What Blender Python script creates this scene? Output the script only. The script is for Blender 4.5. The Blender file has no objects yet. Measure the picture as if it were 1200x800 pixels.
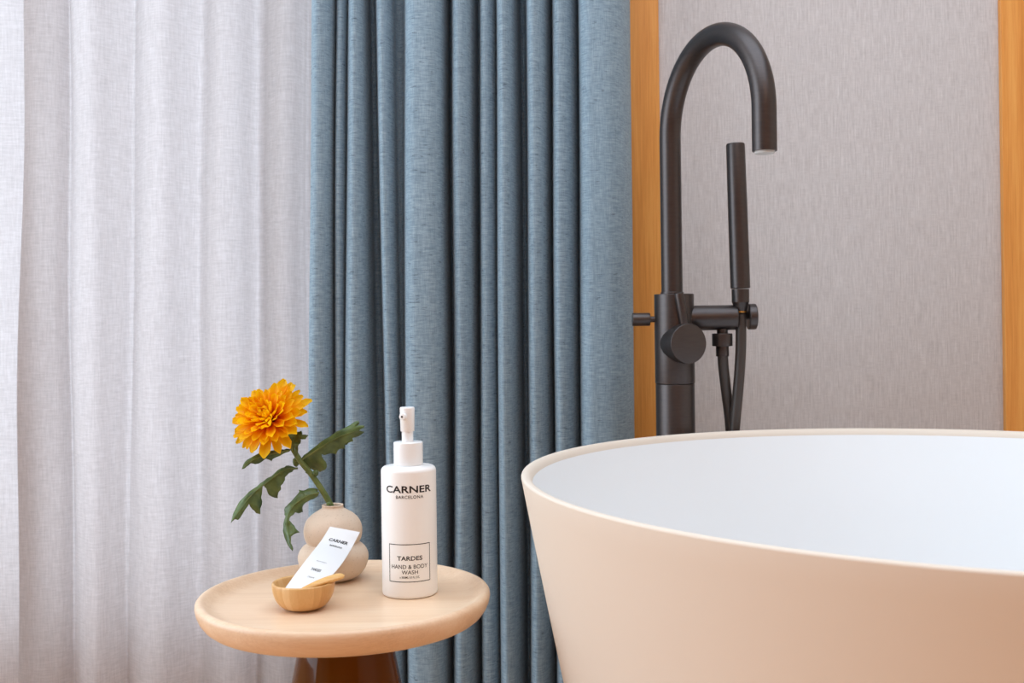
import bpy, bmesh, math, random
from mathutils import Vector, Matrix, noise as mnoise

R = math.radians
PI = math.pi
scene = bpy.context.scene
C = scene.collection

# ------------------------------------------------------------------ camera
F, HY, ROLL, CAMH = 1250.0, 380.0, 0.75, 0.74      # focal length (px of 1200), horizon row, roll, lens height
cam_d = bpy.data.cameras.new('camera')
cam = bpy.data.objects.new('camera', cam_d)
C.objects.link(cam)
cam.location = (0, 0, CAMH)
cam.rotation_euler = (R(90), R(ROLL), 0)
cam_d.sensor_width = 36
cam_d.lens = 36 * F / 1200
cam_d.shift_y = -(400 - HY) / 1200
cam_d.clip_start = 0.02
cam_d.dof.use_dof = True
cam_d.dof.focus_distance = 1.36
cam_d.dof.aperture_fstop = 9.0
scene.camera = cam

# ------------------------------------------------------------------ colour and light
vs = scene.view_settings
vs.view_transform = 'Standard'
vs.look = 'None'
vs.gamma = 1.0
vs.exposure = 0.25
vs.use_curve_mapping = False

world = bpy.data.worlds.new('overcast_sky')
scene.world = world
world.use_nodes = True
bg = world.node_tree.nodes['Background']
bg.inputs['Color'].default_value = (0.86, 0.92, 1.0, 1)
bg.inputs['Strength'].default_value = 0.9


def area(name, loc, target, sx, sy, power, col):
    d = bpy.data.lights.new(name, 'AREA')
    d.shape = 'RECTANGLE'
    d.size, d.size_y = sx, sy
    d.energy = power
    d.color = col
    o = bpy.data.objects.new(name, d)
    C.objects.link(o)
    o.location = loc
    o.rotation_euler = (Vector(target) - Vector(loc)).to_track_quat('-Z', 'Y').to_euler()
    return o


# daylight entering by the tall window on the left, by the curtained window, and two added fill lights
area('daylight_left_window', (-2.16, 0.95, 1.45), (0, 0.95, 1.45), 1.7, 2.2, 38, (0.70, 0.86, 1.0))
area('daylight_curtain_window', (-1.2, 2.44, 1.30), (-1.2, 0, 1.30), 1.9, 2.3, 17, (0.64, 0.81, 1.0))
area('overhead_fill', (0.3, 0.7, 2.52), (0.3, 0.7, 0), 2.2, 2.0, 38, (0.68, 0.84, 1.0))  # added cool fill from above, brightens tub interior and table top; no known fixture
area('warm_front_fill', (0.7, -1.7, 2.50), (0.7, -1.7, 0), 1.0, 1.0, 10, (1.0, 0.68, 0.42))  # added warm fill behind the camera, tints the tub's outside; invented source

_c, _s = math.cos(R(ROLL)), math.sin(R(ROLL))


def pix(x, y, d):
    """the point at depth d (metres along the lens axis) that the photograph shows at pixel x, y"""
    dx, dy = x - 600, y - HY
    return Vector(((dx * _c - dy * _s) / F * d, d, CAMH - (dx * _s + dy * _c) / F * d))


# ------------------------------------------------------------------ materials
def srgb(r, g, b):
    f = lambda v: (v / 255 / 12.92) if v / 255 <= 0.04045 else ((v / 255 + 0.055) / 1.055) ** 2.4
    return (f(r), f(g), f(b), 1)


class NT:
    def __init__(self, name):
        self.m = bpy.data.materials.new(name)
        self.m.use_nodes = True
        self.t = self.m.node_tree
        self.p = self.t.nodes['Principled BSDF']

    def n(self, typ, **kw):
        nd = self.t.nodes.new(typ)
        for k, v in kw.items():
            if hasattr(nd, k) and not k.startswith('i_'):
                setattr(nd, k, v)
        return nd

    def l(self, a, b):
        self.t.links.new(a, b)

    def coord(self, kind='Object', scale=(1, 1, 1), rot=(0, 0, 0)):
        tc = self.n('ShaderNodeTexCoord')
        mp = self.n('ShaderNodeMapping')
        mp.inputs['Scale'].default_value = scale
        mp.inputs['Rotation'].default_value = rot
        self.l(tc.outputs[kind], mp.inputs['Vector'])
        return mp.outputs['Vector']

    def noise(self, vec, scale, detail=3, rough=0.55):
        nd = self.n('ShaderNodeTexNoise')
        nd.inputs['Scale'].default_value = scale
        nd.inputs['Detail'].default_value = detail
        nd.inputs['Roughness'].default_value = rough
        self.l(vec, nd.inputs['Vector'])
        return nd.outputs['Fac']

    def ramp(self, fac, stops):
        nd = self.n('ShaderNodeValToRGB')
        e = nd.color_ramp.elements
        while len(e) < len(stops):
            e.new(0.5)
        for el, (p, c) in zip(e, stops):
            el.position = p
            el.color = c
        self.l(fac, nd.inputs['Fac'])
        return nd.outputs['Color']

    def mix(self, fac, a, b, mode='MIX'):
        nd = self.n('ShaderNodeMix', data_type='RGBA', blend_type=mode)
        for sock, v in ((0, fac), (6, a), (7, b)):
            if isinstance(v, (int, float)):
                nd.inputs[sock].default_value = v
            elif isinstance(v, tuple):
                nd.inputs[sock].default_value = v
            else:
                self.l(v, nd.inputs[sock])
        return nd.outputs[2]

    def math(self, op, a, b):
        nd = self.n('ShaderNodeMath', operation=op)
        for i, v in enumerate((a, b)):
            if isinstance(v, (int, float)):
                nd.inputs[i].default_value = v
            else:
                self.l(v, nd.inputs[i])
        return nd.outputs[0]

    def bump(self, height, strength=0.2, dist=0.001):
        nd = self.n('ShaderNodeBump')
        nd.inputs['Strength'].default_value = strength
        nd.inputs['Distance'].default_value = dist
        self.l(height, nd.inputs['Height'])
        self.l(nd.outputs['Normal'], self.p.inputs['Normal'])

    def set(self, **kw):
        names = dict(color='Base Color', rough='Roughness', metal='Metallic', spec='Specular IOR Level',
                     trans='Transmission Weight', ior='IOR', coat='Coat Weight', coatr='Coat Roughness',
                     sss='Subsurface Weight', sheen='Sheen Weight', alpha='Alpha')
        for k, v in kw.items():
            s = self.p.inputs[names[k]]
            if isinstance(v, (int, float, tuple)):
                s.default_value = v
            else:
                self.l(v, s)
        return self


def plain(name, rgb, rough=0.5, **kw):
    t = NT(name)
    t.set(color=srgb(*rgb), rough=rough, **kw)
    # a breath of unevenness in the gloss
    v = t.noise(t.coord('Object'), 35, 2)
    t.l(t.math('ADD', t.math('MULTIPLY', v, 0.08), rough - 0.04), t.p.inputs['Roughness'])
    return t.m


def wood(name, dark, mid, light, along='Z', scale=1.0, rough=0.5, bump=0.1, contrast=1.0):
    t = NT(name)
    st = {'X': (1.2, 26, 26), 'Y': (26, 1.2, 26), 'Z': (26, 26, 1.2)}[along]
    st = tuple(v * scale for v in st)
    fine = {'X': (9, 650, 650), 'Y': (650, 9, 650), 'Z': (650, 650, 9)}[along]
    big = t.noise(t.coord('Object', st), 1.0, 4, 0.6)
    fin = t.noise(t.coord('Object', fine), 1.0, 3, 0.7)
    fac = t.math('ADD', t.math('MULTIPLY', big, 0.55), t.math('MULTIPLY', fin, 0.45))
    col = t.ramp(fac, [(0.36, srgb(*dark)), (0.5, srgb(*mid)), (0.64, srgb(*light))])
    t.set(color=col, rough=rough)
    t.bump(fac, bump, 0.0006)
    return t.m


M = {}
M['oak'] = wood('oak_trim', (206, 130, 56), (226, 152, 72), (238, 172, 92), 'Z', 1.2, 0.42)
M['oak_panel'] = wood('oak_panel', (170, 108, 55), (196, 134, 76), (210, 152, 94), 'Z', 0.6, 0.5)
M['floor'] = wood('oak_floor', (196, 142, 96), (214, 162, 116), (226, 180, 136), 'Y', 0.7, 0.45)
M['ash'] = wood('ash_tabletop', (220, 184, 150), (232, 198, 165), (239, 210, 180), 'X', 1.3, 0.38, 0.05)
M['plaster'] = plain('white_plaster', (238, 236, 232), 0.85)
M['warm_plaster'] = plain('warm_plaster', (236, 224, 208), 0.85)
M['frame'] = plain('white_window_frame', (225, 226, 228), 0.4)
M['stone_resin'] = plain('matt_white_stone_resin', (237, 237, 237), 0.45, spec=0.3)
M['resin_outside'] = plain('matt_sand_stone_resin', (228, 213, 197), 0.6, spec=0.18)
M['white_plastic'] = plain('white_plastic', (244, 243, 242), 0.3)
M['white_bottle'] = plain('white_bottle_gloss', (246, 243, 240), 0.32)
M['ink'] = plain('black_ink', (28, 25, 26), 0.6)
M['grey_ink'] = plain('grey_ink', (120, 114, 112), 0.6)
M['paper'] = plain('white_laminate', (230, 230, 231), 0.4)
M['dark_hole'] = plain('dark_opening', (60, 45, 38), 0.7)
M['brass'] = plain('brass_thread', (196, 146, 70), 0.3, metal=1.0)
M['aerator'] = plain('pale_aerator', (205, 203, 200), 0.5)
M['chrome'] = plain('chrome', (205, 208, 212), 0.12, metal=1.0)

t = NT('brushed_dark_bronze')
v = t.noise(t.coord('Object', (60, 60, 300)), 1.0, 2)
t.set(color=t.ramp(v, [(0.2, srgb(74, 68, 67)), (0.8, srgb(82, 75, 73))]), metal=0.85)
t.l(t.math('ADD', t.math('MULTIPLY', v, 0.04), 0.36), t.p.inputs['Roughness'])
M['bronze'] = t.m

t = NT('black_hose_rubber')
w = t.noise(t.coord('Object', (40, 40, 900)), 1.0, 1)
t.set(color=srgb(58, 50, 46), rough=0.42)
t.bump(w, 0.05, 0.0003)
M['hose'] = t.m

t = NT('speckled_sand_ceramic')
a = t.noise(t.coord('Object'), 420, 2)
b = t.noise(t.coord('Object'), 24, 3)
col = t.mix(t.math('MULTIPLY', b, 0.5), srgb(222, 200, 178), srgb(204, 176, 150))
t.set(color=t.mix(t.ramp(a, [(0.60, (0, 0, 0, 1)), (0.72, (0.35, 0.35, 0.35, 1))]), col, srgb(166, 134, 104)), rough=0.75)
t.bump(a, 0.12, 0.0004)
M['ceramic'] = t.m

t = NT('amber_glazed_base')
a = t.noise(t.coord('Object', (6, 6, 1.5)), 1.0, 2)
t.set(color=t.ramp(a, [(0.3, srgb(78, 44, 8)), (0.7, srgb(116, 68, 14))]), rough=0.05, spec=0.2)
M['amber'] = t.m

# bamboo bowl: staves of slightly different tone, running down the bowl
t = NT('bamboo_staves')
tc = t.n('ShaderNodeTexCoord')
sep = t.n('ShaderNodeSeparateXYZ')
t.l(tc.outputs['Object'], sep.inputs[0])
ang = t.math('ARCTAN2', sep.outputs[1], sep.outputs[0])
cell = t.math('FLOOR', t.math('MULTIPLY', ang, 24 / (2 * PI)), 0)
wn = t.n('ShaderNodeTexWhiteNoise', noise_dimensions='1D')
t.l(cell, wn.inputs['W'])
g = t.noise(t.coord('Object', (500, 500, 60)), 1.0, 2)
fac = t.math('ADD', t.math('MULTIPLY', wn.outputs['Value'], 0.7), t.math('MULTIPLY', g, 0.3))
t.set(color=t.ramp(fac, [(0.1, srgb(194, 140, 78)), (0.5, srgb(218, 168, 106)), (0.9, srgb(234, 194, 140))]), rough=0.4)
M['bamboo'] = t.m
M['bamboo_plain'] = wood('bamboo_wood', (206, 150, 80), (222, 170, 100), (232, 188, 122), 'X', 2, 0.45, 0.05)

# blue-grey linen of the drape: horizontal slubs and faint warp threads
t = NT('blue_grey_linen')
hs = t.noise(t.coord('Object', (55, 55, 800)), 1.0, 3, 0.6)
vs_ = t.noise(t.coord('Object', (900, 900, 45)), 1.0, 2, 0.6)
slub = t.noise(t.coord('Object', (70, 70, 420)), 1.0, 2, 0.5)
fac = t.math('ADD', t.math('MULTIPLY', hs, 0.6), t.math('MULTIPLY', vs_, 0.4))
col = t.ramp(fac, [(0.34, srgb(104, 123, 136)), (0.5, srgb(134, 154, 167)), (0.66, srgb(160, 178, 189))])
col = t.mix(t.ramp(slub, [(0.63, (0, 0, 0, 1)), (0.72, (0.65, 0.65, 0.65, 1))]), col, srgb(72, 84, 96))
t.set(color=col, rough=0.9, spec=0.15, sheen=0.1)
t.bump(fac, 0.35, 0.0012)
M['linen'] = t.m

# woven sheer: light comes through it
t = NT('woven_sheer')
hs = t.noise(t.coord('Object', (45, 45, 480)), 1.0, 3, 0.6)
vv = t.noise(t.coord('Object', (480, 480, 30)), 1.0, 3, 0.6)
fac = t.math('ADD', t.math('MULTIPLY', hs, 0.5), t.math('MULTIPLY', vv, 0.5))
col = t.ramp(fac, [(0.32, srgb(186, 177, 174)), (0.5, srgb(201, 192, 189)), (0.68, srgb(214, 206, 204))])
out = t.t.nodes['Material Output']
dif = t.n('ShaderNodeBsdfDiffuse')
tr = t.n('ShaderNodeBsdfTranslucent')
mx = t.n('ShaderNodeMixShader')
mx.inputs[0].default_value = 0.60
t.l(col, dif.inputs['Color'])
t.l(col, tr.inputs['Color'])
t.l(dif.outputs[0], mx.inputs[1])
t.l(tr.outputs[0], mx.inputs[2])
t.l(mx.outputs[0], out.inputs['Surface'])
M['sheer'] = t.m

# wall covering: fine vertical strie textile
t = NT('strie_wall_textile')
vv = t.noise(t.coord('Object', (950, 950, 14)), 1.0, 3, 0.65)
v2 = t.noise(t.coord('Object', (420, 420, 40)), 1.0, 2, 0.6)
hh = t.noise(t.coord('Object', (50, 50, 700)), 1.0, 2, 0.6)
fac = t.math('ADD', t.math('ADD', t.math('MULTIPLY', vv, 0.5), t.math('MULTIPLY', v2, 0.28)), t.math('MULTIPLY', hh, 0.22))
t.set(color=t.ramp(fac, [(0.36, srgb(180, 173, 171)), (0.5, srgb(200, 194, 192)), (0.64, srgb(218, 213, 211))]), rough=0.85, spec=0.2)
t.bump(fac, 0.25, 0.0008)
M['strie'] = t.m

t = NT('window_glass')
t.set(color=(1, 1, 1, 1), rough=0.0, trans=1.0, ior=1.02)
M['glass'] = t.m

# petals: red-orange at the root, yellow at the tip
t = NT('chrysanthemum_petal')
tc = t.n('ShaderNodeTexCoord')
sep = t.n('ShaderNodeSeparateXYZ')
t.l(tc.outputs['Generated'], sep.inputs[0])
nz = t.noise(t.coord('Object', (900, 40, 40)), 1.0, 2)
fac = t.math('ADD', sep.outputs[1], t.math('MULTIPLY', t.math('SUBTRACT', nz, 0.5), 0.25))
t.set(color=t.ramp(fac, [(0.0, srgb(240, 100, 4)), (0.3, srgb(252, 152, 2)), (0.65, srgb(255, 190, 2)), (1.0, srgb(255, 212, 14))]), rough=0.5)
trn = t.n('ShaderNodeBsdfTranslucent')
t.l(t.p.inputs['Base Color'].links[0].from_socket, trn.inputs['Color'])
mx = t.n('ShaderNodeMixShader')
mx.inputs[0].default_value = 0.4
t.l(t.p.outputs[0], mx.inputs[1])
t.l(trn.outputs[0], mx.inputs[2])
t.l(mx.outputs[0], t.t.nodes['Material Output'].inputs['Surface'])
M['petal'] = t.m

t = NT('dark_green_leaf')
a = t.noise(t.coord('Object'), 60, 3)
t.set(color=t.ramp(a, [(0.3, srgb(48, 72, 32)), (0.7, srgb(98, 118, 62))]), rough=0.42)
t.bump(t.noise(t.coord('Object'), 260, 2), 0.2, 0.001)
M['leaf'] = t.m
t = NT('green_stem')
a = t.noise(t.coord('Object'), 90, 2)
t.set(color=t.ramp(a, [(0.3, srgb(74, 92, 42)), (0.7, srgb(112, 124, 66))]), rough=0.5)
M['stem'] = t.m


# ------------------------------------------------------------------ building helpers
def mesh_obj(name, verts, faces, mat, parent=None, smooth=True, origin=None, auto=None):
    """verts in world metres; the object's own origin is the parent's root position or `origin`"""
    o0 = Vector(origin) if origin is not None else (Vector(parent['_o']) if parent is not None and '_o' in parent else Vector((0, 0, 0)))
    me = bpy.data.meshes.new(name)
    me.from_pydata([tuple(Vector(v) - o0) for v in verts], [], faces)
    me.validate()
    bm = bmesh.new()
    bm.from_mesh(me)
    bmesh.ops.recalc_face_normals(bm, faces=bm.faces)
    bm.to_mesh(me)
    bm.free()
    me.update()
    if smooth:
        for p in me.polygons:
            p.use_smooth = True
        if auto:
            me.set_sharp_from_angle(angle=R(auto))
    o = bpy.data.objects.new(name, me)
    C.objects.link(o)
    if mat is not None:
        me.materials.append(mat)
    if parent is not None:
        o.parent = parent
        po = Vector(parent['_o']) if '_o' in parent else Vector((0, 0, 0))
        o.location = o0 - po
    else:
        o.location = o0
    o['_o'] = tuple(o0)
    return o


def root(name, loc, label, cat, group=None):
    o = bpy.data.objects.new(name, None)
    o.empty_display_size = 0.05
    C.objects.link(o)
    o.location = loc
    o['_o'] = tuple(loc)
    return tag(o, label, cat, group)


def tag(o, label, cat=None, group=None):
    o['label'] = label
    if cat:
        o['category'] = cat
    if group:
        o['group'] = group
    return o


def struct(o):
    o['kind'] = 'structure'
    return o


def frame_from(axis):
    a = Vector(axis).normalized()
    h = Vector((0, 0, 1)) if abs(a.z) < 0.9 else Vector((0, 1, 0))
    u = a.cross(h).normalized()
    return a, u, a.cross(u).normalized()


def lathe(prof, base, axis=(0, 0, 1), seg=64, closed=True):
    """profile of (radius, distance along the axis); ends with radius 0 close"""
    a, u, w = frame_from(axis)
    base = Vector(base)
    vs, fs, rings = [], [], []
    for r, h in prof:
        if r < 1e-6:
            rings.append([len(vs)])
            vs.append(base + a * h)
        else:
            rings.append(list(range(len(vs), len(vs) + seg)))
            for k in range(seg):
                t = 2 * PI * k / seg
                vs.append(base + a * h + (u * math.cos(t) + w * math.sin(t)) * r)
    for A, B in zip(rings, rings[1:]):
        for k in range(seg):
            k2 = (k + 1) % seg
            if len(A) == 1 and len(B) == 1:
                continue
            if len(A) == 1:
                fs.append((A[0], B[k], B[k2]))
            elif len(B) == 1:
                fs.append((A[k], B[0], A[k2]))
            else:
                fs.append((A[k], B[k], B[k2], A[k2]))
    return vs, fs


def rod(r, h0, h1, bev):
    """profile of a closed cylinder with softened edges"""
    p = [(0, h0)]
    for k in range(5):
        t = PI / 2 * k / 4
        p.append((r - bev + bev * math.sin(t), h0 + bev - bev * math.cos(t)))
    for k in range(5):
        t = PI / 2 * k / 4
        p.append((r - bev + bev * math.cos(t), h1 - bev + bev * math.sin(t)))
    p.append((0, h1))
    return p


def tube(pts, rad, seg=20, caps=True):
    pts = [Vector(p) for p in pts]
    n = len(pts)
    rads = rad if isinstance(rad, (list, tuple)) else [rad] * n
    vs, fs = [], []
    tan = [(pts[min(i + 1, n - 1)] - pts[max(i - 1, 0)]).normalized() for i in range(n)]
    u = frame_from(tan[0])[1]
    for i in range(n):
        u = (u - tan[i] * u.dot(tan[i])).normalized()
        w = tan[i].cross(u)
        for k in range(seg):
            t = 2 * PI * k / seg
            vs.append(pts[i] + (u * math.cos(t) + w * math.sin(t)) * rads[i])
    for i in range(n - 1):
        for k in range(seg):
            k2 = (k + 1) % seg
            fs.append((i * seg + k, i * seg + k2, (i + 1) * seg + k2, (i + 1) * seg + k))
    if caps:
        fs.append(tuple(range(seg)))
        fs.append(tuple(range((n - 1) * seg, n * seg)))
    return vs, fs


def spline(ctrl, n=12):
    """Catmull-Rom through the control points"""
    P = [Vector(p) for p in ctrl]
    P = [P[0] * 2 - P[1]] + P + [P[-1] * 2 - P[-2]]
    out = []
    for i in range(1, len(P) - 2):
        for k in range(n):
            t = k / n
            a, b, c, d = P[i - 1], P[i], P[i + 1], P[i + 2]
            out.append(0.5 * ((2 * b) + (c - a) * t + (2 * a - 5 * b + 4 * c - d) * t * t + (3 * b - a - 3 * c + d) * t ** 3))
    out.append(P[-2])
    return out


def boxv(x0, x1, y0, y1, z0, z1):
    v = [(x, y, z) for x in (x0, x1) for y in (y0, y1) for z in (z0, z1)]
    f = [(0, 1, 3, 2), (4, 6, 7, 5), (0, 4, 5, 1), (2, 3, 7, 6), (0, 2, 6, 4), (1, 5, 7, 3)]
    return v, f


def box(name, x0, x1, y0, y1, z0, z1, mat, parent=None, bev=0.0):
    v, f = boxv(x0, x1, y0, y1, z0, z1)
    o = mesh_obj(name, v, f, mat, parent, smooth=False)
    if bev:
        b = o.modifiers.new('bevel', 'BEVEL')
        b.width = bev
        b.segments = 3
    return o


def grid_faces(nu, nv):
    return [(i * nv + j, i * nv + j + 1, (i + 1) * nv + j + 1, (i + 1) * nv + j) for i in range(nu - 1) for j in range(nv - 1)]


# ------------------------------------------------------------------ the room
WALL = 2.00          # face of the textile-covered wall
NICHE = 2.20         # window wall behind the curtains
XL, XR, YF, ZC = -2.2, 2.3, -2.4, 2.55
jamb = pix(752, 300, WALL).x

struct(box('floor', XL - .1, XR + .1, YF - .1, NICHE + .1, -.06, 0, M['floor']))
struct(box('ceiling', XL - .1, XR + .1, YF - .1, NICHE + .1, ZC, ZC + .06, M['plaster']))
struct(box('wall_back', jamb, XR + .1, WALL, NICHE + .1, 0, ZC, M['strie']))
struct(box('wall_right', XR, XR + .1, YF, WALL, 0, ZC, M['warm_plaster']))
struct(box('wall_front', XL, XR, YF - .1, YF, 0, ZC, M['oak_panel']))


def wall_with_hole(name, axis, c0, c1, a0, a1, h0, h1, b0, b1, mat):
    """wall slab c0..c1 thick, running a0..a1, with an opening b0..b1 by h0..h1"""
    vs, fs = [], []
    for (p, q, r, s) in ((a0, b0, 0, ZC), (b1, a1, 0, ZC), (b0, b1, 0, h0), (b0, b1, h1, ZC)):
        if q - p < 1e-4 or s - r < 1e-4:
            continue
        v, f = boxv(p, q, c0, c1, r, s) if axis == 'x' else boxv(c0, c1, p, q, r, s)
        k = len(vs)
        vs += v
        fs += [tuple(i + k for i in g) for g in f]
    return struct(mesh_obj(name, vs, fs, mat, smooth=False))


wall_with_hole('wall_window', 'x', NICHE, NICHE + .1, XL, jamb, .12, 2.45, -2.1, -.34, M['plaster'])
wall_with_hole('wall_left', 'y', XL - .1, XL, YF, NICHE, .25, 2.45, .1, 1.9, M['warm_plaster'])


def window(name, axis, c, b0, b1, h0, h1):
    w = bpy.data.objects.new(name, None)
    C.objects.link(w)
    w['_o'] = (0, 0, 0)
    struct(w)
    mid = (b0 + b1) / 2
    th, fw = .03, .05

    def bar(nm, p, q, r, s, m, t=th):
        if axis == 'x':
            return box(nm, p, q, c - t, c + t, r, s, m, w)
        return box(nm, c - t, c + t, p, q, r, s, m, w)
    for p, q, r, s in ((b0, b1, h0, h0 + fw), (b0, b1, h1 - fw, h1), (b0, b0 + fw, h0 + fw, h1 - fw), (b1 - fw, b1, h0 + fw, h1 - fw), (mid - fw / 2, mid + fw / 2, h0 + fw, h1 - fw)):
        bar('window_frame', p, q, r, s, M['frame'])
    return w


window('window_1', 'x', NICHE + .05, -2.1, -.34, .12, 2.45)
window('window_2', 'y', XL - .05, .1, 1.9, .25, 2.45)

# oak uprights framing the textile panel
tx0, tx1 = pix(733, 0, WALL - .012).x, pix(771.5, 0, WALL - .012).x
tz = pix(771.5, 0, WALL).z
tilt_fix = pix(771.5, 0, WALL - .012)
tr1 = struct(box('trim_1', tx0, tx1, WALL - .012, WALL, 0, ZC, M['oak'], bev=.0012))
tx2 = pix(1172.5, 0, WALL - .012).x
tr2 = struct(box('trim_2', tx2, tx2 + (tx1 - tx0), WALL - .012, WALL, 0, ZC, M['oak'], bev=.0012))


# ------------------------------------------------------------------ curtains
def cloth(name, sections, depth0, mat, z_lo, z_hi, nrow, wob=0.0):
    """sections: list of (x at row 0, x at row 800, distance in front of depth0) across the cloth"""
    vs = []
    n = len(sections)
    for j in range(nrow):
        z = z_lo + (z_hi - z_lo) * j / (nrow - 1)
        for i, (xt, xb, fr) in enumerate(sections):
            d = depth0 - fr
            row = HY - (z - CAMH) * F / d
            k = row / 800
            x = xt + (xb - xt) * max(-0.35, min(1.12, k))
            p = pix(x, row, d)
            w = wob * mnoise.noise((i * 0.035, z * 1.7, 3.1)) if wob else 0
            vs.append((p.x + w * .5, d + w, z))
    fs = [(j * n + i, j * n + i + 1, (j + 1) * n + i + 1, (j + 1) * n + i) for j in range(nrow - 1) for i in range(n - 1)]
    return mesh_obj(name, vs, fs, mat)


# visible folds of the blue drape: left and right edge at row 0, at row 800, bulge, recess after it
folds = [
    (365, 393, 359, 391, .052, -.002, .5),
    (394, 408, 392, 401, .030, .006, .5),
    (409, 433, 401, 447, .050, -.045, .5),
    (440, 462, 459, 477, .048, -.010, .5),
    (474, 527, 477, 531, .066, -.055, .42),
    (530, 559, 533, 564, .056, -.040, .45),
    (562, 581, 565, 587, .042, .004, .5),
    (581, 609, 587, 618, .058, -.060, .5),
    (617, 646, 622, 652, .056, -.030, .5),
    (647, 677, 653, 682, .052, -.020, .5),
    (678, 738, 683, 747, .060, -.045, .5),
]
sec = [(366, 360, -.05), (365.4, 359.4, -.01)]
for i, (a, b, a2, b2, f, rec, e) in enumerate(folds):
    for k in range(0, 23):
        u = 0.5 - 0.5 * math.cos(PI * k / 22)
        if u < .22:
            s = .62 + .38 * math.sqrt(1 - (1 - u / .22) ** 2)
        else:
            v_ = (u - .22) / .78
            s = max(0.0, 1 - v_ ** (2.2 + 2.6 * (b - a > 40))) ** .8
        sec.append((a + (b - a) * u, a2 + (b2 - a2) * u, rec + (f - rec) * s))
    nxt = folds[i + 1] if i + 1 < len(folds) else None
    if nxt:
        sec.append(((b * .6 + nxt[0] * .4), (b2 * .6 + nxt[2] * .4), rec - .010))
        sec.append(((b * .15 + nxt[0] * .85), (b2 * .15 + nxt[2] * .85), min(rec, nxt[4] * .25)))
    else:
        sec.append((b - 1, b2 - 1, -.05))
o = cloth('blue_curtain', sec, 1.915, M['linen'], .015, 2.50, 60, .006)
so = o.modifiers.new('solid', 'SOLIDIFY')
so.thickness = .0015
tag(o, 'heavy blue-grey linen curtain hanging in deep vertical folds beside the sheer', 'curtain')

# sheer: shallow waves, pleats at the left where the cloth doubles over itself
sh = [(-152, -162, .02), (-110, -120, .05), (-70, -85, .012), (-40, -48, .030), (-12, -18, .012), (10, 4, .008), (34, 30, .004), (49, 53, .004), (53.5, 60, .008), (53.8, 60.4, .014), (48, 52, .022), (34, 30, .028), (28.5, 21, .034), (28.2, 20.6, .040), (34, 30, .046),
      (48, 52, .048), (64, 70, .040), (74, 81, .024), (79.5, 87, .012), (82, 89.5, .0135), (85, 92.5, .024), (91, 98, .042), (101, 107, .058), (114, 117, .056), (135, 135, .030),
      (153, 146, .008), (158, 151, .006), (160, 153, .0115), (163, 156, .022), (169, 162, .040), (180, 173, .058), (196, 191, .056), (216, 213, .030), (232, 230, .010), (240, 240, .014), (248, 249, .032), (260, 262, .050),
      (280, 282, .042), (298, 297, .010), (306, 305, .012), (314, 314, .034), (326, 328, .056), (342, 345, .050), (356, 360, .020), (366, 370, .002), (400, 402, .02), (440, 440, .0), (480, 480, .03), (505, 505, .02)]
sh = [(-165 - 38 * k, -175 - 38 * k, .02 + .03 * (k % 2)) for k in range(14, -1, -1)] + sh
shs = [tuple(p) for p in spline([Vector(s) for s in sh], 7)]
o = cloth('sheer_curtain', shs, 2.085, M['sheer'], .015, 2.50, 40, .012)
tag(o, 'pale translucent woven sheer curtain with soft waves behind the flower', 'curtain')

# ------------------------------------------------------------------ bathtub
RIM = 0.568
hh_ = CAMH - RIM
tc_ = Vector((3.0076 * hh_, 6.9105 * hh_, 0))
ax_a, ax_b, ax_ang = 3.0601 * hh_, 2.8834 * hh_, R(-48.1)


def tub_ring(inset, z, seg=144):
    out = []
    for k in range(seg):
        t = 2 * PI * k / seg
        x, y = (ax_a - inset) * math.cos(t), (ax_b - inset) * math.sin(t)
        out.append(Vector((tc_.x + x * math.cos(ax_ang) - y * math.sin(ax_ang), tc_.y + x * math.sin(ax_ang) + y * math.cos(ax_ang), z)))
    return out


def tub_prof(u):     # outer wall inset at depth u below the rim
    return .185 * u + .012 * (u / RIM) ** 2


prof = [(.30, .0), (tub_prof(.56) + .012, .0), (tub_prof(.55) + .003, .004), (tub_prof(.54), .018)]
prof += [(tub_prof(RIM - z), z) for z in (.06, .12, .18, .24, .30, .36, .42, .48, .52, .545)]
wth, rr = .0135, .003
for k in range(7):
    a = PI / 2 * k / 6
    prof.append((rr - rr * math.cos(a) + .0006 * (1 - k / 6), RIM - rr + rr * math.sin(a)))
for k in range(7):          # the soft inner edge of the rim
    a = PI / 2 * k / 6
    prof.append((.0055 + .008 * math.sin(a), RIM - .0095 + .0095 * math.cos(a)))
prof += [(wth + .004, .54), (wth + .014, .50), (wth + .034, .42), (wth + .056, .32), (wth + .084, .22), (wth + .115, .155), (wth + .165, .122), (wth + .24, .108), (.40, .104)]
vs_, fs_ = [], []
SEG = 144
for ins, z in prof:
    vs_ += tub_ring(ins, z, SEG)
for r in range(len(prof) - 1):
    for k in range(SEG):
        k2 = (k + 1) % SEG
        fs_.append((r * SEG + k, r * SEG + k2, (r + 1) * SEG + k2, (r + 1) * SEG + k))
fs_.append(tuple(range(SEG)))
fs_.append(tuple(range((len(prof) - 1) * SEG, len(prof) * SEG)))
tub = root('bathtub', tc_, 'large round matt white freestanding bathtub with thin rim and tapered side', 'bathtub')
split = 4 + 10 + 7 + 7            # the lining starts on the inner edge of the rim
cut = (split - 1) * SEG
mesh_obj('tub_shell', vs_[:split * SEG], [f for f in fs_ if max(f) < split * SEG], M['resin_outside'], tub, auto=40)
lin = mesh_obj('tub_lining', vs_[cut:], [tuple(i - cut for i in f) for f in fs_ if min(f) >= cut], M['stone_resin'], tub, auto=40)
tag(lin, 'smooth white inside of the tub')
mesh_obj('drain_cover', *lathe(rod(.033, .1035, .110, .002), tc_, seg=40), M['chrome'], tub, auto=35)

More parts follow.
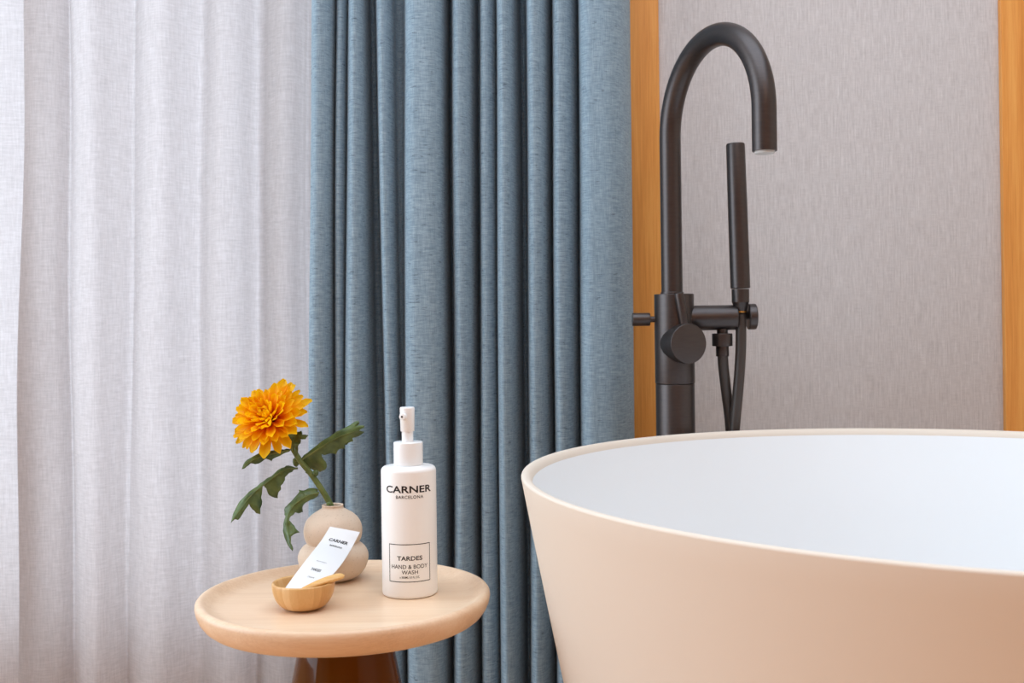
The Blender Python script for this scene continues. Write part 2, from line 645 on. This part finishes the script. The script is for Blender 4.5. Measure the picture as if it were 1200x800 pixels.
# ------------------------------------------------------------------ floor-standing tub filler
FD = 1.72
fb = pix(790.5, 400, FD)
fx = fb.x
fr = root('tub_faucet', (fx, FD, 0), 'dark bronze floor-standing bath faucet with tall gooseneck spout behind the tub', 'faucet')
z_seam = pix(790, 449, FD).z
z_top = pix(790, 344.5, FD).z
fc = Vector((fx, FD, 0))
mesh_obj('floor_flange', *lathe(rod(.05, 0, .012, .003), fc, seg=48), M['bronze'], fr, auto=35)
mesh_obj('column', *lathe(rod(.0312, .010, z_seam - .0006, .0008), fc, seg=48), M['bronze'], fr, auto=35)
mesh_obj('mixer_body', *lathe(rod(.0318, z_seam, z_top, .001), fc, seg=48), M['bronze'], fr, auto=35)
riser0 = pix(787.5, 335, FD)
sp_end = pix(896, 177, 1.475)
rc = Vector((riser0.x, FD, 0))
reach = Vector((sp_end.x - rc.x, sp_end.y - rc.y, 0))
RA = reach.length / 2
dirv = reach.normalized()
z_arc = pix(845, 43, FD + reach.y / 2).z - RA
path = [Vector((rc.x, FD, z_top - .005)), Vector((rc.x, FD, z_top + .06)), Vector((rc.x, FD, z_top + .13)), Vector((rc.x, FD, z_arc - .03))]
for k in range(0, 41):
    a = PI * k / 40
    path.append(rc + dirv * (RA - RA * math.cos(a)) + Vector((0, 0, z_arc + RA * math.sin(a))))
path += [Vector((sp_end.x, sp_end.y, sp_end.z + .02)), Vector((sp_end.x, sp_end.y, sp_end.z))]
sp = mesh_obj('spout', *tube(path, .0171, 32), M['bronze'], fr, auto=50)
mesh_obj('aerator', *lathe(rod(.0136, -.0035, .002, .001), (sp_end.x, sp_end.y, sp_end.z), seg=32), M['aerator'], sp, auto=35)
mesh_obj('spout_collar', *lathe(rod(.0186, -.001, .0035, .001), (rc.x, FD, z_top), seg=40), M['bronze'], fr, auto=35)
# mixer knob on the side that faces the tub, with its pin lever pointing up
kz = pix(804.5, 402.5, FD - .04).z
kb = Vector((fx, FD, kz))
knob = mesh_obj('mixer_knob', *lathe(rod(.0318, .012, .0455, .0015), kb, dirv, 56), M['bronze'], fr, auto=35)
mesh_obj('knob_ring', *lathe(rod(.0312, .008, .0275, .001), kb, dirv, 56), M['bronze'], knob, auto=35)
l0 = kb + dirv * .037 + Vector((0, 0, .02))
l1 = pix(795.5, 343, l0.y - .004)
mesh_obj('pin_lever', *lathe(rod(.0074, 0, (l1 - l0).length, .001), l0, l1 - l0, 24), M['bronze'], knob, auto=35)
# diverter on the left
dv = pix(766, 374, FD)
dl = pix(743, 374, FD)
div = mesh_obj('diverter_lever', *lathe(rod(.0105, .006, .006 + .0285, .0012), (dv.x - .0 + .0, FD, dv.z), (-1, 0, 0), 32), M['bronze'], fr, auto=35)
mesh_obj('diverter_stem', *lathe(rod(.0048, -.012, .008, .0005), (dv.x, FD, dv.z), (-1, 0, 0), 20), M['bronze'], div, auto=35)
# arm that carries the hand shower
am = pix(812, 372.5, FD)
ae = pix(863, 372.5, FD)
ap = Vector((fx + .015, FD, am.z))
arm = mesh_obj('shower_arm', *lathe(rod(.0202, 0, ae.x - ap.x, .0012), ap, (1, 0, 0), 40), M['bronze'], fr, auto=35)
mesh_obj('arm_pin', *lathe(rod(.007, 0, .022, .0005), (ae.x - .002, FD + .017, am.z + .004), (1, 0, 0), 20), M['bronze'], arm, auto=35)
dk = pix(876.5, 371, FD)
mesh_obj('arm_end_disc', *lathe(rod(.0208, 0, .0125, .0015), (dk.x, FD, dk.z), (1, 0, 0), 40), M['bronze'], arm, auto=35)
nk = pix(846.5, 386, FD)
mesh_obj('hose_outlet', *lathe(rod(.0088, -.012, .007, .0006), (nk.x, FD, nk.z), (0, 0, -1), 28), M['bronze'], arm, auto=35)

# hand shower with its hose, standing in the arm's fork
HD = FD - .004
h_top, h_bot = pix(861.8, 168, HD), pix(867.6, 338, HD)
hs_root = root('hand_shower', (h_bot.x, HD, 0), 'slim dark bronze stick hand shower with its hose, upright in the faucet arm', 'hand shower')
ha = h_top - h_bot
L = ha.length
mesh_obj('shower_handle', *lathe([(0, 0), (.0145, 0), (.0158, .001), (.0156, L * .5), (.0150, L - .003), (.0142, L - .0006), (.0125, L), (0, L - .0005)], h_bot, ha, 40), M['bronze'], hs_root, auto=35)
cb = pix(868, 366, HD)
cl = h_bot - cb
cz = cl.length
mesh_obj('taper_collar', *lathe([(0, .002), (.0094, .002), (.0112, .010), (.0136, cz * .42), (.0140, cz * .43), (.0141, cz - .001), (0, cz - .001)], cb, cl, 40), M['bronze'], hs_root, auto=35)
mesh_obj('brass_ring', *lathe(rod(.0098, -.0002, .002, .0004), cb, cl, 32), M['brass'], hs_root, auto=35)
hp = [pix(868, 368, HD), pix(868.3, 400, HD), pix(867, 430, HD), pix(864.5, 462, HD), pix(861, 500, HD)]
z5 = hp[-1].z
nx_ = nk.x
hp += [Vector((hp[-1].x - .010, HD, z5 - .12)), Vector((hp[-1].x - .022, HD, z5 - .22)), Vector((hp[-1].x - .006, HD + .012, z5 - .275)), Vector((hp[-1].x + .012, HD + .026, z5 - .22)), Vector((hp[-1].x + .004, HD + .024, z5 - .12))]
hp += [pix(856, 500, FD + .016), pix(851.3, 460, FD + .010), pix(847.8, 430, FD + .003), pix(846.8, 412, FD)]
mesh_obj('hose', *tube(spline(hp, 10), .0086, 20), M['hose'], hs_root, auto=50)
nn = pix(846.3, 390.5, FD)
nut = mesh_obj('hose_nut', *lathe(rod(.0165, 0, .0205, .0012), nn, (0, 0, -1), 18), M['bronze'], hs_root, auto=25)
mesh_obj('hose_sleeve', *lathe(rod(.0104, .018, .037, .0008), nn, (0, 0, -1), 32), M['bronze'], nut, auto=35)

# ------------------------------------------------------------------ side table
TD = 1.25
tcn = pix(404.5, 692, TD)
TX, TZ, TR = tcn.x, tcn.z, .1695
DISH = TZ - .0105
tb = root('side_table', (TX, TD, 0), 'small round pale ash pedestal table with raised lip and amber base', 'side table')
tp = [(0, DISH), (.08, DISH), (.138, DISH), (.146, DISH + .0008), (.153, DISH + .0035), (.158, DISH + .0075), (.1615, TZ - .0008), (.1645, TZ), (.1675, TZ - .001),
      (.1693, TZ - .0035), (.1697, TZ - .007), (.1685, TZ - .013), (.1655, TZ - .020), (.161, TZ - .026), (.156, TZ - .0298), (.150, TZ - .0312), (.10, TZ - .0315), (0, TZ - .0315)]
mesh_obj('table_top', *lathe(tp, (TX, TD, 0), seg=128), M['ash'], tb, auto=60)
zb = TZ - .0312
bp = [(0, zb), (.048, zb), (.0492, zb - .002), (.0575, zb - .044), (.0645, zb - .079), (.080, zb - .155), (.095, zb - .225), (.108, zb - .29), (.116, .03), (.1185, .012), (.117, .003), (.113, 0), (0, 0)]
mesh_obj('pedestal', *lathe(bp, (TX, TD, 0), seg=96), M['amber'], tb, auto=50)


def on_table(px, py):
    """the point of the dish's floor that the photograph shows at this pixel"""
    Y = (px - 600) * _s + (py - HY) * _c
    return pix(px, py, (CAMH - DISH) * F / Y)


# ------------------------------------------------------------------ pump bottle
bc = on_table(480.6, 694.5)
SB = bc.y / F
BRD = 32.2 * SB
bt = root('pump_bottle', bc, 'tall white pump bottle of hand and body wash with black lettering', 'bottle')
bz = bc.z
body_h = 149.5 * SB
bprof = [(0, bz + .0006), (BRD - .005, bz + .0004), (BRD - .002, bz + .0003), (BRD - .0006, bz + .0014), (BRD, bz + .0035), (BRD, bz + body_h * .5), (BRD, bz + body_h - .006)]
for k in range(1, 7):
    a = PI / 2 * k / 6
    bprof.append((BRD - .006 + .006 * math.cos(a), bz + body_h - .006 + .006 * math.sin(a)))
bprof += [(.018, bz + body_h + .0008), (0, bz + body_h + .0008)]
cxy = Vector((bc.x, bc.y, 0))
bbody = mesh_obj('bottle_body', *lathe(bprof, cxy, seg=80), M['white_bottle'], bt, auto=60)
cz0 = bz + body_h + .0008
cz1 = cz0 + 27.0 * SB
mesh_obj('collar', *lathe(rod(17.1 * SB, cz0, cz1, .0012), cxy, seg=56), M['white_plastic'], bt, auto=50)
hz0, hz1 = cz1 + 12.2 * SB, cz1 + 40.5 * SB
mesh_obj('pump_stem', *lathe(rod(6.7 * SB, cz1 - .002, hz0 + .004, .0008), cxy - Vector((.6 * SB, 0, 0)), seg=32), M['white_plastic'], bt, auto=50)
hd = mesh_obj('pump_head', *lathe([(0, hz0), (7.7 * SB, hz0), (8.1 * SB, hz0 + .0008), (8.7 * SB, hz1 - .002), (8.5 * SB, hz1 - .0007), (7.9 * SB, hz1), (0, hz1)], cxy - Vector((.6 * SB, 0, 0)), seg=40), M['white_plastic'], bt, auto=40)
nd_ = Vector((-.42, -.9, 0)).normalized()
nb = Vector((bc.x - .6 * SB, bc.y, hz1 - 10.5 * SB))
mesh_obj('nozzle', *lathe(rod(.0042, .002, .0125, .0008), nb, nd_, 24), M['white_plastic'], hd, auto=40)
mesh_obj('nozzle_hole', *lathe(rod(.0013, .010, .0130, .0002), nb, nd_, 16), M['dark_hole'], hd, auto=40)


def text_mesh(s, width, height, bold=0.0, res=3, spacing=1.0):
    """flat lettering centred on 0,0, fitted to width and (capital) height; returns verts, faces"""
    cu = bpy.data.curves.new('lettering', 'FONT')
    cu.body = s
    cu.resolution_u = res
    cu.offset = bold
    cu.space_character = spacing
    ob = bpy.data.objects.new('lettering', cu)
    C.objects.link(ob)
    dg = bpy.context.evaluated_depsgraph_get()
    dg.update()
    me = bpy.data.meshes.new_from_object(ob.evaluated_get(dg))
    bm = bmesh.new()
    bm.from_mesh(me)
    bmesh.ops.triangulate(bm, faces=bm.faces)
    for _ in range(2):
        le = [e for e in bm.edges if e.calc_length() > .16]
        if le:
            bmesh.ops.subdivide_edges(bm, edges=le, cuts=1)
            bmesh.ops.triangulate(bm, faces=bm.faces)
    bm.verts.ensure_lookup_table()
    V = [v.co.copy() for v in bm.verts]
    Fc = [tuple(v.index for v in f.verts) for f in bm.faces]
    bm.free()
    bpy.data.objects.remove(ob)
    bpy.data.curves.remove(cu)
    bpy.data.meshes.remove(me)
    x0, x1 = min(v.x for v in V), max(v.x for v in V)
    y0, y1 = min(v.y for v in V), max(v.y for v in V)
    sx, sy = width / (x1 - x0), height / (y1 - y0)
    return [((v.x - (x0 + x1) / 2) * sx, (v.y - (y0 + y1) / 2) * sy) for v in V], Fc


face_ang = math.atan2(-bc.y, -bc.x)      # the printed front looks at the lens


def on_bottle(name, flat, faces, zc, mat, lift=.00018, xoff=0.0):
    vs = []
    for x, y in flat:
        a = face_ang + (x + xoff) / BRD
        r = BRD + lift
        vs.append((bc.x + r * math.cos(a), bc.y + r * math.sin(a), zc + y))
    o = mesh_obj(name, vs, faces, mat, bbody, smooth=False)
    return o


def bottle_z(row):
    return bz + (694.5 - row) * SB * 1.0 - .0


def bottle_text(name, s, px0, px1, r0, r1, mat, bold=0.0, spacing=1.0):
    # chord width on the picture -> arc length round the bottle
    def arc(px):
        return BRD * math.asin(max(-.98, min(.98, (px - 480.4) * SB / BRD * 1.02)))
    a0, a1 = arc(px0), arc(px1)
    v, f = text_mesh(s, a1 - a0, (r1 - r0) * SB, bold, spacing=spacing)
    o = on_bottle(name, v, f, bottle_z((r0 + r1) / 2 - 6.5), mat, xoff=(a0 + a1) / 2)
    return o


tag(bottle_text('brand_lettering', 'CARNER', 455.5, 505, 571.0, 579.2, M['ink'], .022), 'black capital letters reading CARNER')
bottle_text('place_lettering', 'BARCELONA', 466, 496.5, 582.0, 585.6, M['ink'], .014, 1.15)
bottle_text('scent_lettering', 'TARDES', 466.5, 494.5, 651.2, 656.3, M['ink'], .018)
bottle_text('use_lettering', 'HAND & BODY', 460.5, 500, 661.0, 665.6, M['ink'], .004)
bottle_text('use_lettering', 'WASH', 471.3, 489.5, 667.4, 671.8, M['ink'], .004)
bottle_text('volume_lettering', 'e 300ML/10 FL.OZ.', 469.2, 491.4, 674.2, 676.6, M['ink'], .008)
# printed frame
fv, ff = [], []


def strip(x0, x1, y0, y1, n):
    k = len(fv)
    for i in range(n + 1):
        x = x0 + (x1 - x0) * i / n
        fv.append((x, y0))
        fv.append((x, y1))
    for i in range(n):
        ff.append((k + 2 * i, k + 2 * i + 2, k + 2 * i + 3, k + 2 * i + 1))


hw = BRD * math.asin(22.8 / 32.2)
hb = 21.3 * SB
lw = .00042
strip(-hw, hw, hb - lw, hb + lw, 24)
strip(-hw, hw, -hb - lw, -hb + lw, 24)
strip(-hw - lw, -hw + lw, -hb - lw, hb + lw, 1)
strip(hw - lw, hw + lw, -hb - lw, hb + lw, 1)
on_bottle('label_border', fv, ff, bottle_z(659.3 - 6.5), M['ink'])

# ------------------------------------------------------------------ vase
vc = on_table(391, 678.5)
SV = vc.y / F
va = root('bud_vase', vc, 'sand-coloured matt ceramic bud vase of two stacked bulbs', 'vase')
vp = [(0, .0008), (18, .0006), (21, .0009), (25, .0025)]
vp = [(r * SV, h) for r, h in vp]
for r, py in ((32, 672), (38, 664), (40.8, 654), (40.2, 647), (36.5, 640.5), (31.5, 636.5), (30.2, 635), (31.3, 633.2), (33, 629), (34, 622), (33.2, 615), (30, 608), (24, 602), (17, 597.6), (13, 595.2), (12.3, 593.2), (12.6, 591.6), (11.8, 590.8), (10.6, 591.2), (10.2, 594), (14, 599), (26, 610), (29, 622), (26, 632), (25, 637), (33, 648), (34, 660), (24, 672), (0, 674)):
    vp.append((r * SV, (678.5 - py) * SV))
# smooth the outline
vs3 = spline([Vector((r, h, 0)) for r, h in vp], 3)
vprof = [(max(0, p.x), p.y) for p in vs3]
vprof[0] = (0, vprof[0][1])
vprof[-1] = (0, vprof[-1][1])
mesh_obj('vase_body', *lathe(vprof, vc, seg=64), M['ceramic'], va)

# ------------------------------------------------------------------ bamboo bowl, sachet and little paddle
wc = on_table(356, 712.5)
SW = wc.y / F
bw = root('bamboo_bowl', wc, 'tiny bamboo bowl on the table holding a white sachet', 'bowl')
RB, HB = 36.6 * SW, 32.0 * SW
op = [(0, .0006), (.38 * RB, .0004), (.46 * RB, .0010)]
for k in range(1, 11):
    a = PI / 2 * k / 10
    op.append((RB * (.46 + .54 * math.sin(a)), .0010 + (HB - .0026) * (1 - math.cos(a))))
op += [(RB - .0002, HB - .0010), (RB - .0014, HB), (RB - .0030, HB - .0006)]
for k in range(0, 9):
    a = PI / 2 * k / 8
    op.append(((RB - .0038) * (math.cos(a) * .80 + .2 * (1 - k / 8)), .005 + (HB - .007) * (1 - math.sin(a))))
op.append((0, .005))
mesh_obj('bowl_body', *lathe(op, wc, seg=72), M['bamboo'], bw)

# sachet: a soft flat tube lying from the bowl up against the vase
dB, dT = wc.y - .004, vc.y - .046
edge_l = [(331.5, 693.0, dB - .002), (346, 673, dB + .022), (362, 652, dB + .050), (376, 634, dT - .012), (386.8, 617.0, dT + .004)]
edge_r = [(363.0, 697.0, dB - .008), (382, 681, dB + .012), (399, 662.5, dB + .042), (411.5, 643, dT - .014), (421.8, 623.4, dT + .002)]
eL = spline([pix(*e) for e in edge_l], 6)
eR = spline([pix(*e) for e in edge_r], 6)
NU, NV = len(eL), 13


def sachet_pt(v, u, off=0.0):
    """v 0..1 from the bowl end to the free end, u 0..1 across"""
    f = v * (NU - 1)
    i = min(int(f), NU - 2)
    t = f - i
    a, b = eL[i].lerp(eL[i + 1], t), eR[i].lerp(eR[i + 1], t)
    tang = (eL[i + 1] + eR[i + 1] - eL[i] - eR[i]).normalized()
    nrm = tang.cross(b - a).normalized()
    if nrm.y > 0:
        nrm = -nrm
    puff = .0030 * (1 - (2 * u - 1) ** 2) * (1 - v) ** .8 + .00045
    return a.lerp(b, u) + nrm * (puff + off), nrm


sv, sf = [], []
for i in range(NU):
    for j in range(NV):
        sv.append(sachet_pt(i / (NU - 1), j / (NV - 1))[0])
n1 = len(sv)
for i in range(NU):
    for j in range(NV):
        p, nr = sachet_pt(i / (NU - 1), j / (NV - 1))
        u, v = j / (NV - 1), i / (NU - 1)
        puff = .0030 * (1 - (2 * u - 1) ** 2) * (1 - v) ** .8 + .00045
        sv.append(p - nr * 2 * puff)
g = grid_faces(NU, NV)
sf += g + [tuple(k + n1 for k in reversed(q)) for q in g]
border = [j for j in range(NV)] + [i * NV + NV - 1 for i in range(1, NU)] + [(NU - 1) * NV + j for j in range(NV - 2, -1, -1)] + [i * NV for i in range(NU - 2, 0, -1)]
for a, b in zip(border, border[1:] + border[:1]):
    sf.append((a, b, b + n1, a + n1))
sroot = root('sachet', eL[0].lerp(eR[0], .5), 'white flat printed sachet leaning out of the bamboo bowl against the vase', 'sachet')
sbody = mesh_obj('sachet_body', sv, sf, M['paper'], sroot, auto=50)
WID = (eL[-1] - eR[-1]).length
LEN = sum((eL[i + 1] - eL[i]).length for i in range(NU - 1))


def sachet_text(name, s, vc_, width, height, mat, bold=0.0, uc=.5):
    V, Fc = text_mesh(s, width, height, bold)
    vs = []
    for x, y in V:
        vs.append(sachet_pt(max(0, min(.999, vc_ + y / LEN)), uc + x / WID, .00025)[0])
    return mesh_obj(name, vs, Fc, mat, sbody, smooth=False)


sachet_text('brand_lettering', 'CARNER', .80, .0235, .0058, M['ink'], .03, .52)
sachet_text('place_lettering', 'BARCELONA', .715, .0150, .0030, M['ink'], .02, .54)
sachet_text('print_line', 'HAND & BODY', .46, .0120, .0014, M['grey_ink'], 0, .47)
sachet_text('scent_lettering', 'TARDES', .345, .0115, .0042, M['ink'], .012, .50)
sachet_text('print_line', 'CREAM', .235, .0080, .0022, M['grey_ink'], 0, .54)

# paddle: a slim rounded piece of bamboo lying over the bowl's rim
p0, p1 = pix(352, 693.5, wc.y - .022), pix(404, 673.5, wc.y + .004)
axp = (p1 - p0)
Lp = axp.length
a_, u_, w_ = frame_from(axp)
pv, pf = [], []
NPT, NSG = 18, 16
for i in range(NPT + 1):
    t = i / NPT
    wd = (.0032 + .0048 * math.sin(min(1, t * 1.15) * PI * .62)) * math.sqrt(max(0.0, 1 - max(0, (t - .80) / .20) ** 2.2)) * (min(1, t / .05 + .25))
    th = .0036 * math.sqrt(max(0.0, 1 - max(0, (t - .82) / .18) ** 2.2)) * (min(1, t / .06 + .3))
    cpt = p0 + axp * t + Vector((0, 0, .002 * math.sin(t * PI)))
    for k in range(NSG):
        q = 2 * PI * k / NSG
        pv.append(cpt + u_ * wd * math.cos(q) + w_ * max(th, .0001) * math.sin(q))
for i in range(NPT):
    for k in range(NSG):
        k2 = (k + 1) % NSG
        pf.append((i * NSG + k, i * NSG + k2, (i + 1) * NSG + k2, (i + 1) * NSG + k))
pf.append(tuple(range(NSG)))
pf.append(tuple(range(NPT * NSG, (NPT + 1) * NSG)))
o = mesh_obj('wooden_paddle', pv, pf, M['bamboo_plain'], origin=p0, auto=60)
tag(o, 'small slim bamboo paddle lying across the rim of the bowl', 'paddle')

# ------------------------------------------------------------------ chrysanthemum
random.seed(11)
VD = vc.y
ch = root('chrysanthemum', vc + Vector((0, 0, .012)), 'single yellow-orange chrysanthemum with lobed green leaves in the bud vase', 'flower')
neck = pix(390.5, 593, VD)
st_pts = [Vector((vc.x + .012, VD + .003, vc.z + .035)), Vector((vc.x + .005, VD, vc.z + .07)), pix(388.0, 593, VD - .004), pix(378, 575, VD - .006), pix(365, 556, VD - .008), pix(352, 540, VD - .009), pix(341, 522, VD - .008), pix(333, 508, VD - .006), pix(325, 497, VD - .008)]
sp_ = spline(st_pts, 6)
n_ = len(sp_)
mesh_obj('stem', *tube(sp_, [.0042 - .0012 * i / (n_ - 1) for i in range(n_)], 14), M['stem'], ch)
for (bx_, by_, br_) in ((369.5, 554.5, .0042), (360, 552.5, .0026), (385, 590.5, .0030)):
    b = pix(bx_, by_, VD - .009)
    mesh_obj('bud', *lathe([(0, -br_), (br_ * .7, -br_ * .7), (br_, 0), (br_ * .75, br_ * .7), (.0003, br_ * 1.25), (0, br_ * 1.25)], b, (.5, -.2, .8), 10), M['leaf'], ch)


def leaf(outline, rib, d0, curl, droop, cup):
    """outline and midrib in picture pixels; the blade is bent in depth about its midrib"""
    bm = bmesh.new()
    # densify the outline
    pts = []
    for (a, b) in zip(outline, outline[1:] + outline[:1]):
        for k in range(2):
            t = k / 2
            j = random.uniform(-.9, .9) if k else 0
            pts.append((a[0] + (b[0] - a[0]) * t + j, a[1] + (b[1] - a[1]) * t + (random.uniform(-.9, .9) if k else 0)))
    vs = [bm.verts.new((x, -y, 0)) for x, y in pts]
    es = [bm.edges.new((vs[i], vs[(i + 1) % len(vs)])) for i in range(len(vs))]
    bmesh.ops.triangle_fill(bm, edges=es, use_beauty=True)
    for _ in range(3):
        le = [e for e in bm.edges if e.calc_length() > 4.5]
        if not le:
            break
        bmesh.ops.subdivide_edges(bm, edges=le, cuts=1)
        bmesh.ops.triangulate(bm, faces=bm.faces)
        bmesh.ops.beautify_fill(bm, faces=bm.faces, edges=bm.edges)
    rb = [Vector((x, y)) for x, y in rib]
    tot = sum((rb[i + 1] - rb[i]).length for i in range(len(rb) - 1))
    V = []
    bm.verts.ensure_lookup_table()
    bm.verts.index_update()
    for v in bm.verts:
        p = Vector((v.co.x, -v.co.y))
        best, s_at, side, acc = 1e9, 0, 0, 0
        for i in range(len(rb) - 1):
            ab = rb[i + 1] - rb[i]
            t = max(0, min(1, (p - rb[i]).dot(ab) / ab.length_squared))
            q = rb[i] + ab * t
            dd = (p - q).length
            if dd < best:
                best, s_at = dd, (acc + ab.length * t) / tot
                side = 1 if ab.x * (p - q).y - ab.y * (p - q).x > 0 else -1
            acc += ab.length
        dep = d0 + droop * s_at + curl * s_at * s_at + cup * best * .001 * (1 if side > 0 else .7) * (1.2 + .5 * math.sin(s_at * 17))
        dep += .0016 * mnoise.noise((p.x * .09, p.y * .09, d0 * 7))
        w = pix(p.x, p.y, dep)
        V.append(w)
    Fc = [tuple(v.index for v in f.verts) for f in bm.faces]
    bm.free()
    o = mesh_obj('leaf', V, Fc, M['leaf'], ch)
    s = o.modifiers.new('solid', 'SOLIDIFY')
    s.thickness = .0007
    # midrib
    rp = []
    acc = 0
    for i, p in enumerate(rb):
        if i:
            acc += (rb[i] - rb[i - 1]).length
        k = acc / tot
        rp.append(pix(p.x, p.y, d0 + droop * k + curl * k * k - .0006))
    rs = spline(rp, 5)
    mesh_obj('midrib', *tube(rs, [.0012 * (1 - .75 * i / (len(rs) - 1)) for i in range(len(rs))], 8), M['stem'], o)
    return o


LD = VD - .009
leaf([(351, 540), (356, 533), (364, 527), (372, 521), (381, 514), (391, 508), (400, 503), (410, 498), (419.5, 492.5), (421, 496), (416, 500), (424, 498), (427.5, 500), (421, 504.5), (427, 506), (420, 511), (413, 513), (414, 517), (408, 519), (404, 521), (403, 526), (398, 526), (394, 532), (387, 531), (381, 533), (377, 532), (379, 538), (383, 544), (381.5, 550), (375, 553), (369, 551.5), (362, 548), (356, 545)],
     [(351, 540), (370, 528), (395, 513), (427, 501)], LD, .012, -.018, .5)
leaf([(340, 526), (333, 526.5), (324, 527), (314, 528.5), (303, 531), (294, 536), (287, 541), (283.5, 549.5), (289, 546.5), (294, 542.5), (299, 543.8), (305, 542), (311, 537.5), (315, 538.5), (318, 540.5), (322, 536.5), (328, 534), (333, 531), (339, 529)],
     [(340, 527), (318, 532), (298, 538), (284, 549)], LD, -.012, -.022, .6)
leaf([(349, 547.5), (342, 546), (335, 545.5), (330, 548), (322, 554), (313, 560), (305, 566), (296, 573), (288, 580), (281, 587), (277, 594), (273, 602), (270.5, 612.5), (275, 608), (279, 609), (283, 604), (288, 596), (292, 590), (296, 597), (300, 601), (305, 602.5), (305, 596), (307, 591), (306, 583), (307.5, 573), (309.5, 567.5), (312, 572), (314, 578), (319, 582), (325.5, 583.5), (326, 578), (329, 574), (329, 569), (333, 564), (334, 559), (339, 554), (344, 550.5)],
     [(349, 548.5), (333, 551), (312, 566), (292, 583), (271, 612)], LD, -.012, -.03, .5)
leaf([(372.5, 573), (367, 571.5), (361, 572), (356, 574.5), (350, 573.5), (350, 577), (344, 584), (338, 590), (334, 594), (333.5, 600), (334.5, 605), (332, 613), (331.5, 622), (333.5, 630), (337, 638), (343, 645.8), (343.5, 643), (340.5, 636), (341, 628.5), (345, 625.5), (351.5, 623.5), (346.5, 619), (342, 613), (339, 609.5), (341, 604.5), (346, 600), (352, 601), (355, 600), (354.5, 594), (358, 589), (364, 585.5), (370, 583), (373.5, 579)],
     [(374, 577), (358, 582), (342, 595), (336, 615), (343, 645)], LD, -.010, -.026, .6)
leaf([(341, 523), (337, 517), (333, 511), (329.5, 503), (333, 500.5), (337, 502.5), (341, 500.8), (343, 505), (348, 506), (353, 504.5), (354, 509), (361.5, 510), (358, 514), (352, 514.5), (352, 519), (349, 523), (348.5, 531), (346, 535), (343, 529)],
     [(343, 530), (343, 517), (348, 507)], LD - .002, .006, -.004, -.5)
leaf([(346, 533), (343, 538), (344, 545), (348, 547), (352, 542), (351, 536)], [(350, 540), (346, 541)], LD + .005, 0, 0, .3)

# flower head: petals in rings about an axis that looks at the viewer and up to the left
hc = pix(317.5, 491.5, VD - .012)
hn = (Vector((-.50, 0, .60)) + (Vector((0, 0, CAMH)) - hc).normalized() * .80).normalized()
q = hn.to_track_quat('Z', 'Y')
head = mesh_obj('flower_head', *lathe([(0, -.013), (.005, -.012), (.011, -.007), (.013, -.001), (.012, .004), (.007, .008), (0, .009)], hc, hn, 24), M['stem'], ch, origin=hc)
tag(head, 'domed yellow-orange flower head of many narrow petals')


def petal_mesh(width, tipcurl, chan, taper):
    nu, nv = 8, 5
    vs, fs = [], []
    for i in range(nu):
        t = i / (nu - 1)
        w = width * (0.30 + 0.70 * math.sin(min(1, t / taper) * PI / 2)) * (1 if t < taper else math.sqrt(max(.0, 1 - ((t - taper) / (1.005 - taper)) ** 2)))
        for j in range(nv):
            s = -1 + 2 * j / (nv - 1)
            z = chan * width * (s * s) + tipcurl * t * t + .02 * math.sin(t * PI) 
            vs.append((s * w * .5, t, z))
    fs = grid_faces(nu, nv)
    me = bpy.data.meshes.new('petal')
    me.from_pydata(vs, [], fs)
    for p in me.polygons:
        p.use_smooth = True
    me.materials.append(M['petal'])
    return me


pm = [petal_mesh(.31, .04, .20, .80), petal_mesh(.31, .10, .26, .82), petal_mesh(.27, -.05, .22, .78), petal_mesh(.34, .20, .4, .82), petal_mesh(.5, .34, .6, .82)]
# rings: count, length, elevation, root radius, root height, petal kinds
rings = [(19, .0445, -4, .008, .000, (0, 2)), (19, .0425, 6, .008, .0015, (0, 1, 2)), (18, .0385, 16, .0075, .003, (0, 1)), (17, .0335, 27, .007, .0045, (1, 3)),
         (15, .0275, 38, .006, .006, (1, 3)), (12, .0215, 50, .005, .007, (3, 3)), (9, .0155, 62, .0035, .008, (3, 4)), (6, .0105, 74, .002, .009, (4, 4))]
random.seed(11)
for ri, (cnt, ln, el, r0, h0, kinds) in enumerate(rings):
    for k in range(cnt):
        az = 2 * PI * (k + .5 * (ri % 2) + random.uniform(-.22, .22)) / cnt
        e_ = R(el + random.uniform(-7, 7))
        l_ = ln * random.uniform(.9, 1.1)
        o = bpy.data.objects.new('petal', pm[random.choice(kinds)])
        C.objects.link(o)
        o.parent = head
        m = (Matrix.Rotation(az, 4, 'Z') @ Matrix.Translation((0, r0, h0)) @ Matrix.Rotation(e_, 4, 'X') @ Matrix.Rotation(R(random.uniform(-18, 18)), 4, 'Y') @ Matrix.Diagonal((l_, l_, l_, 1)))
        o.matrix_local = q.to_matrix().to_4x4() @ m

for o in bpy.data.objects:
    if '_o' in o:
        del o['_o']
